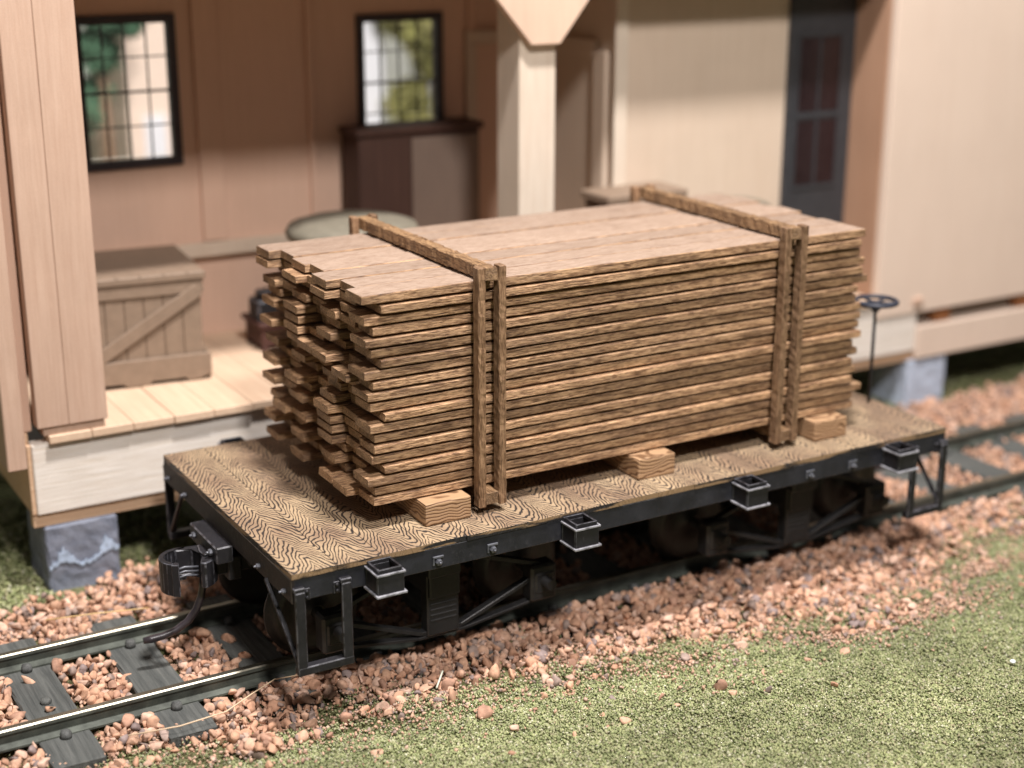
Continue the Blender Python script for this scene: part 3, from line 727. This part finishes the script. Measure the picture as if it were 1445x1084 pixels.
while xx < 24.5:
    x1 = min(xx + 1.05, 24.55); box(b, xx + .006, x1 - .006, 9.52 + r.uniform(-.02, .03), YW, .23, .44 + r.uniform(-.008, .008), .02); xx = x1
bp('porch_floor', b, 'floor')
# left corner post and center post with gusset
b = nb(); box(b, -2.60, -1.84, 9.52, 9.92, .66, 12, .02); box(b, -1.835, -.88, 9.52, 9.92, .66, 12, .02); box(b, -2.45, -.95, 9.6, 9.9, .445, .655, .01)
bp('corner_post', b, 'post', 'wide two-board corner post at the left end')
b = nb(); box(b, 11.05, 12.2, 9.78, 11.0, .445, 10.76, .02); bp('porch_post', b, 'post_pale')
b = nb(); prism(b, [(11.27, 9.17), (12.17, 9.17), (13.1, 10.35), (14.2, 11.8), (9.1, 11.8), (10.25, 10.35)], 9.50, 9.775, 'xz', .015); bp('gusset', b, 'brace')
b = nb(); box(b, -3.3, XR, 9.79, 10.15, 10.78, 11.9, .02); bp('header_beam', b, 'post')
# left end wall
b = nb(); box(b, -3.42, -2.95, 9.35, 16.9, -.25, 12, .03)
bp('end_wall', b, 'post')
b = nb(); box(b, -2.94, -2.62, 10.05, 10.5, .46, 12, .02); bp('trim', b, 'wall')
# back wall with two window openings
def wall_with_holes(x0, x1, z0, z1, y0, y1, holes):
    b = nb(); holes = sorted(holes); cx = x0
    for (a, c, d, e) in holes:
        box(b, cx, a, y0, y1, z0, z1, 0); box(b, a, c, y0, y1, z0, d, 0); box(b, a, c, y0, y1, e, z1, 0); cx = c
    box(b, cx, x1, y0, y1, z0, z1, 0); return b
W1 = (1.02, 3.52, 5.8, 9.65); W2 = (9.50, 12.02, 5.7, 9.42)
bp('back_wall', wall_with_holes(-2.94, 24.5, .1, 12.2, YW, YW + .3, [W1, W2]), 'wall')
for x in (4.55, 7.75, 13.2): b = nb(); box(b, x - (.36 if x == 4.55 else .10), x + (.36 if x == 4.55 else .10), YW - .14, YW - .003, 3.28 if x == 4.55 else 3.3, 12, .02); bp('batten', b, 'wall')
b = nb(); box(b, -2.9, 12.4, YW - .28, YW - .004, 2.85, 3.26, .02); bp('wall_ledge', b, 'wall_pale')
for (a, c, d, e) in (W1, W2):
    b = nb(); f = .20
    box(b, a - f, a + .04, YW - .10, YW + .2, d - f, e + f, .01); box(b, c - .04, c + f, YW - .10, YW + .2, d - f, e + f, .01)
    box(b, a + .042, c - .042, YW - .098, YW + .198, d - f, d + .04, .01); box(b, a + .042, c - .042, YW - .098, YW + .198, e - .04, e + f, .01)
    wn = bp('window', b, 'dark_trim')
    b = nb(); m_ = .02
    for i in (1, 2, 3): x = a + (c - a) * i / 4; box(b, x - m_, x + m_, YW + .05, YW + .11, d + .04, e - .04, 0)
    for i in (1, 2, 3): z = d + (e - d) * i / 4; mm = m_ * (1.7 if i == 2 else .9); box(b, a + .04, c - .04, YW + .055 - .01, YW + .105 + .01, z - mm, z + mm, 0)
    bp('muntins', b, 'dark_trim', parent=wn)
    wn.children[0].matrix_parent_inverse = wn.matrix_parent_inverse.inverted() @ wn.matrix_parent_inverse
    b = nb(); box(b, a, c, YW + .13, YW + .14, d, e, 0); bp('pane', b, 'glass', parent=wn)
# door frame on the back wall behind the porch post
b = nb(); box(b, 13.0, 13.35, YW - .2, YW - .005, .45, 8.6, .02); box(b, 17.75, 18.2, YW - .2, YW - .005, .45, 8.6, .02); box(b, 13.0, 18.2, YW - .21, YW - .006, 8.61, 9.0, .02)
bp('door_frame', b, 'wall_pale')
b = nb(); box(b, 13.36, 17.74, YW - .12, YW - .006, .45, 8.6, .02); bp('freight_door', b, 'wall')
# recessed pale wall on the right of the porch
b = nb(); box(b, 15.57, XR, YR, YR + .3, .45, 12.2, .01); box(b, 15.57, 15.8, YR + .31, YW - .01, .45, 12.2, .01); bp('recessed_wall', b, 'wall_pale')
b = nb(); box(b, 15.36, 15.565, 12.1, 12.75, .45, 8.6, .02); box(b, 15.36, 15.565, 12.76, 15.2, 8.4, 8.9, .02); bp('side_door_frame', b, 'wall_pale')
b = nb(); box(b, 15.34, 15.78, YR - .12, YR - .003, .45, 12.1, .02); bp('corner_trim', b, 'post_pale')
# door
b = nb(); dx0, dx1 = 21.9, 24.58; 
box(b, dx0, dx1, YR - .14, YR - .003, .45, 12.0, .01)
dr = bp('panel_door', b, 'slate')
b = nb()
pxs = [(22.32, 23.08), (23.22, 23.98)]; pzs = [(4.1, 6.15), (6.45, 8.75)]
for (a, c) in pxs:
    for (d, e) in pzs: box(b, a, c, YR - .155, YR - .142, d, e, 0)
MT['dark_pane'] = paint('dark_door_pane', (.014, .006, .008), .3); bp('door_panes', b, 'dark_pane', parent=dr)
b = nb()
for x in (22.28, 23.15, 24.02): box(b, x - .04, x + .04, YR - .175, YR - .157, 4.0, 8.85, 0)
for z in (4.0, 6.3, 8.85): box(b, 22.24, 24.06, YR - .18, YR - .158, z - .06, z + .06, 0)
bp('glazing_bars', b, 'slate', parent=dr)
# right block: jamb side and plywood front wall above a dark gap, resting on pegs
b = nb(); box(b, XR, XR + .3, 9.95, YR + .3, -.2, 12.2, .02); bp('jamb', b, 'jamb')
b = nb(); box(b, XR + .02, 46, 9.62, 9.94, -.28, 12.2, .03); bp('plywood_wall', b, 'ply')
b = nb(); box(b, 26.56, 46, 9.62, 9.81, -1.93, -.80, .03); box(b, 26.56, 46, 9.815, 11.5, -1.2, -.82, .01); bp('platform_beam', b, 'ply')
for x in (27.55, 31.5, 35.5): b = nb(); box(b, x, x + .7, 9.85, 10.3, -.80, -.29, .02); bp('spacer_block', b, 'orange_wood')
b = nb(); box(b, 26.2, 26.6, 9.5, 9.69, .0, .26, .04); bp('beam_block', b, 'post')
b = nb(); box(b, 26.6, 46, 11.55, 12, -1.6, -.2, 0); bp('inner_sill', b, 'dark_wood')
# roof and floor slab
b = nb(); prism(b, [(9.95, 11.92), (17.2, 13.2), (17.2, 13.5), (9.7, 12.2), (9.7, 11.92)], -3.6, 46, 'yz'); bp('roof', b, 'wall')
b = nb(); box(b, -2.7, 46, 10.2, YW, -1.9, -1.55, 0); bp('floor_frame', b, 'dark_wood')
# foundation piers
def pier(x0, x1, y0, y1, mat='pier', chip=False):
    b = nb(); box(b, x0, x1, y0, y1, GZ - .2, -1.985, .05)
    bmesh.ops.subdivide_edges(b, edges=[e for e in b.edges if e.calc_length() > .5], cuts=9, use_grid_fill=True)
    r = random.Random(int(x0 * 7)); 
    for v in b.verts: v.co += Vector((r.uniform(-.02, .02), r.uniform(-.02, .02), r.uniform(-.012, .0)))
    o = bp('foundation_pier', b, mat)
    if chip:
        b = nb(); r = random.Random(4); up = []; lo = []; n = 34
        for i in range(n + 1):
            t = i / n; x = x0 + .03 + (x1 - x0 - .06) * t
            lo.append((x, -3.12 + .10 * math.sin(t * 9) + r.uniform(-.04, .04) + .16 * t)); 
            hh = .05 + .34 * max(0, math.sin(t * 10 - .7)) ** 2 * r.uniform(.5, 1.1) + r.uniform(0, .10)
            up.append((x, lo[-1][1] + hh))
        prism(b, lo + up[::-1], y0 - .045, y0 + .03, 'xz')
        c = bp('chipped_patch', b, 'pier_chip', parent=o)
pier(-2.62, -.80, 9.72, 11.6, chip=True); pier(26.35, 28.1, 9.72, 11.4, 'pier_pale'); pier(12.4, 14.2, 9.72, 11.4); pier(36.2, 38, 9.9, 11.6)

# ------------------------------------------------------------------ things on the porch
ch = thing('plank_chest', 'large khaki plank chest with diagonal brace on the porch beside the corner post', 'chest', loc=(2.66, 12.15, .45))
ch.rotation_euler.z = math.radians(-6)
def cpart(name, b): return obj(name, b, 'khaki', ch)
WX = 3.6; DY = 3.6
b = nb()
for i in range(7):
    x1 = -.10 - i * .51; box(b, x1 - .50, x1, .06, .2, .5, 2.75, .02)
box(b, -WX + .05, -.08, .2, DY - .1, .15, 2.75, .02); cpart('body', b)
b = nb(); prism(b, [(-WX, .74), (.05, .74), (.08, .66), (.08, .14), (-.30, .02), (-.55, .0), (-.62, .13), (-1.55, .13), (-1.62, .0), (-2.2, .0), (-2.3, .13), (-WX, .13)], -.04, .055, 'xz', .02)
prism(b, [(.055, .7), (.055, .0), (DY, .0), (DY, .7)], .0, .08, 'yz', .02); cpart('base_rail', b)
b = nb(); box(b, -WX, -.02, .0, .16, 2.42, 2.78, .02); box(b, -WX, .04, -.06, DY, 2.79, 3.0, .03)
for i in range(6): box(b, -.45 - i * .62, -.42 - i * .62, -.07, .3, 2.99, 3.012, 0)
cpart('lid', b)
b = nb(); bar(b, (-3.4, 0, .55), (-.15, 0, 2.50), .10, .36, .02, (0, 0, 1)); cpart('diagonal_brace', b)
# iron block on an added red brown stand in place of the porch shadow
tr = thing('shadow_stand', 'low dark red brown stand put in for the porch shadow right of the chest', 'stand', loc=(5.75, 14.2, .05))
b = nb(); box(b, -.9, 1.3, -.4, .9, .52, 1.1, .03); obj('case', b, 'shadow_red', tr)
b = nb(); box(b, -1.0, 1.4, -.5, 1.0, 1.105, 1.25, .03); obj('top_board', b, 'shadow_red', tr)
for sx, sy in ((-.8, -.3), (1.2, -.3), (-.8, .8), (1.2, .8)):
    b = nb(); box(b, sx - .1, sx + .1, sy - .1, sy + .1, .4, .518, .02); obj('foot', b, 'shadow_red', tr)
b = nb(); box(b, -.5, .5, -.35, .45, 0, .62, .06); box(b, -.35, .35, -.2, .3, .6, .85, .05)
tag(obj('iron_block', b, 'black'), 'small black iron block standing on the made-up red brown stand', 'iron block').location = (5.3, 14.2, 1.31)
# round tub
tb = thing('round_tub', 'round grey green covered tub behind the left end of the lumber', 'tub', loc=(7.25, 12.6, .33))
b = nb(); lathe(b, [(1.5, 0), (1.66, .3), (1.78, 1.9), (1.72, 3.6)], (0, 0, 0), 'z', 40); obj('body', b, 'green_cloth', tb)
b = nb(); lathe(b, [(1.84, 3.5), (1.9, 3.66), (1.8, 3.84), (1.35, 3.98), (.6, 4.06), (.05, 4.08)], (0, 0, 0), 'z', 40); obj('lid', b, 'green_cloth', tb)
# tall cabinet against the back wall
cb = thing('storage_cabinet', 'tall dark brown cabinet with a paler front panel under the right window', 'cabinet', loc=(8.6, 15, .45))
b = nb(); box(b, .0, 4.1, .0, 1.2, .0, 5.75, .02); obj('carcass', b, 'dark_wood', cb)
b = nb(); box(b, -.1, 4.2, -.12, 1.2, 5.755, 5.95, .02); obj('top', b, 'dark_wood', cb)
b = nb(); box(b, 1.75, 4.05, -.06, -.003, .1, 5.6, .02); obj('front_panel', b, 'grey_wood', cb)  # right part of the front in a paler tone
# small crate by the recessed wall
sc = thing('packing_crate', 'pale packing crate in front of the recessed wall, right of the porch post', 'crate', loc=(14.3, 10.1, .45))
b = nb(); box(b, 0, 2.6, 0, 1.3, 0, 4.0, .03); obj('body', b, 'grey_wood', sc)
b = nb(); box(b, -.12, 2.72, -.12, 1.42, 4.005, 4.25, .04); obj('lid', b, 'khaki', sc)
b = nb(); bar(b, (.2, -.05, .3), (2.5, -.05, 3.8), .08, .35, .02); obj('diagonal_brace', b, 'khaki', sc)
def sack(name, loc, sx, sy, sz, lab, seed):
    b = nb(); bmesh.ops.create_icosphere(b, subdivisions=4, radius=1); r = random.Random(seed); ph = [r.uniform(0, 6) for _ in range(6)]
    for v in b.verts:
        c = v.co; p = 3.2; k = (abs(c.x) ** p + abs(c.y) ** p + abs(c.z) ** p) ** (-1 / p); c = c * k
        d = 1 + .03 * math.sin(c.x * 6 + ph[0]) * math.sin(c.y * 5 + ph[1]); v.co = Vector((c.x * sx * d, c.y * sy * d, (c.z * (1 - .25 * c.x * c.x) + 1) * sz))
    for f in b.faces: f.smooth = True
    tag(obj(name, b, 'green_cloth'), lab, 'sack', 'sacks piled on the porch').location = loc
for i in range(5):
    sack('sack', (18.9 + .1 * (i % 2), 10.75, .45 + i * .72), 1.75, .7, .37, 'plump grey green sack on top of the pile behind the lumber' if i == 4 else 'grey green sack within the pile behind the lumber', i)

# ------------------------------------------------------------------ seen through the windows
MT['peach'] = paint('peach_stucco', (.88, .72, .60), .8, var=.1); MT['white'] = paint('white_board', (.85, .87, .92), .8, var=.05)
MT['tan_roof'] = paint('brown_roof', (.25, .16, .10), .8)
hs = thing('peach_house', 'blurred peach house seen through the left porch window', 'house', loc=(12, 41, GZ))
b = nb(); box(b, -2.6, 3.5, 0, 6, 0, 12, .05); obj('wall', b, 'peach', hs)
b = nb(); box(b, -1.9, -.9, -.08, -.003, 2, 7.5, .02); box(b, -.4, .9, -.08, -.003, 0, 8.2, .02); obj('shutter', b, 'white', hs)
b = nb(); prism(b, [(-3.2, 12), (4.1, 12), (.5, 15)], -.4, 6.4, 'xz'); obj('roof', b, 'tan_roof', hs)
wh = thing('white_house', 'blurred white house front seen through the right porch window', 'house', loc=(20.2, 40, GZ))
b = nb(); box(b, -2.6, 1.3, 0, 6, 0, 12.5, .05); obj('wall', b, 'white', wh)
b = nb(); prism(b, [(-3.1, 12.5), (1.8, 12.5), (-.6, 15.5)], -.4, 6.4, 'xz'); obj('roof', b, 'tan_roof', wh)
bw = nb(); box(bw, -1, 60, 37.0, 37.6, GZ - .1, 6.2 + GZ, .05)
MT['wallstone'] = paint('pale_garden_wall', (.62, .60, .52), .85, var=.5, scale=.6)
tag(obj('garden_wall', bw, 'wallstone'), 'low pale stone garden wall beyond the porch windows', 'wall')
def tree(name, loc, h, rad, col, col2, lab, cat, seed):
    t = thing(name, lab, cat, loc=loc); b = nb(); tube(b, [(0, 0, 0), (.1, 0, h * .3), (0, .1, h * .85)], [.35, .28, .1], 8); obj('trunk', b, 'tan_roof', t)
    rg = np.random.default_rng(seed); n = 5200; u = rg.normal(size=(n, 3)); u /= np.linalg.norm(u, axis=1)[:, None]
    lob = rg.normal(size=(9, 3)) * np.array([rad * .5, rad * .5, h * .2]); c = lob[rg.integers(0, 9, n)]
    P = c + u * (rg.uniform(.2, 1, (n, 1)) ** .4) * rad * .55 + np.array([0, 0, h * .62])
    d = rg.normal(size=(n, 3, 3)) * .22; V = (P[:, None] + d).reshape(-1, 3); F = np.arange(n * 3).reshape(-1, 3)
    tt = np.where(rg.random((n, 1)) < .5, np.array([col]), np.array([col2])); o = nmesh('crown', V, F, 'foam', np.repeat(tt[:, None], 3, 1).reshape(-1, 3)); o.parent = t
tree('tree', (7.7, 38.6, GZ), 17.6, 1.15, (.10, .22, .13), (.15, .30, .18), 'dark green tree seen through the upper left panes of the left window', 'tree', 1)
tree('tree', (23.0, 38.8, GZ), 17, 1.9, (.36, .36, .12), (.46, .44, .18), 'yellow green tree seen through the right porch window', 'tree', 2)
# pale backdrop board of the layout, far behind everything
MT['backdrop'] = paint('pale_backdrop', (.66, .68, .62), .9, var=.1, scale=.1)
bd = nb(); box(bd, -60, 140, 62, 62.6, GZ - .2, 40, 0); tag(obj('backdrop_board', bd, 'backdrop'), 'pale board standing far behind the layout', 'backdrop board')
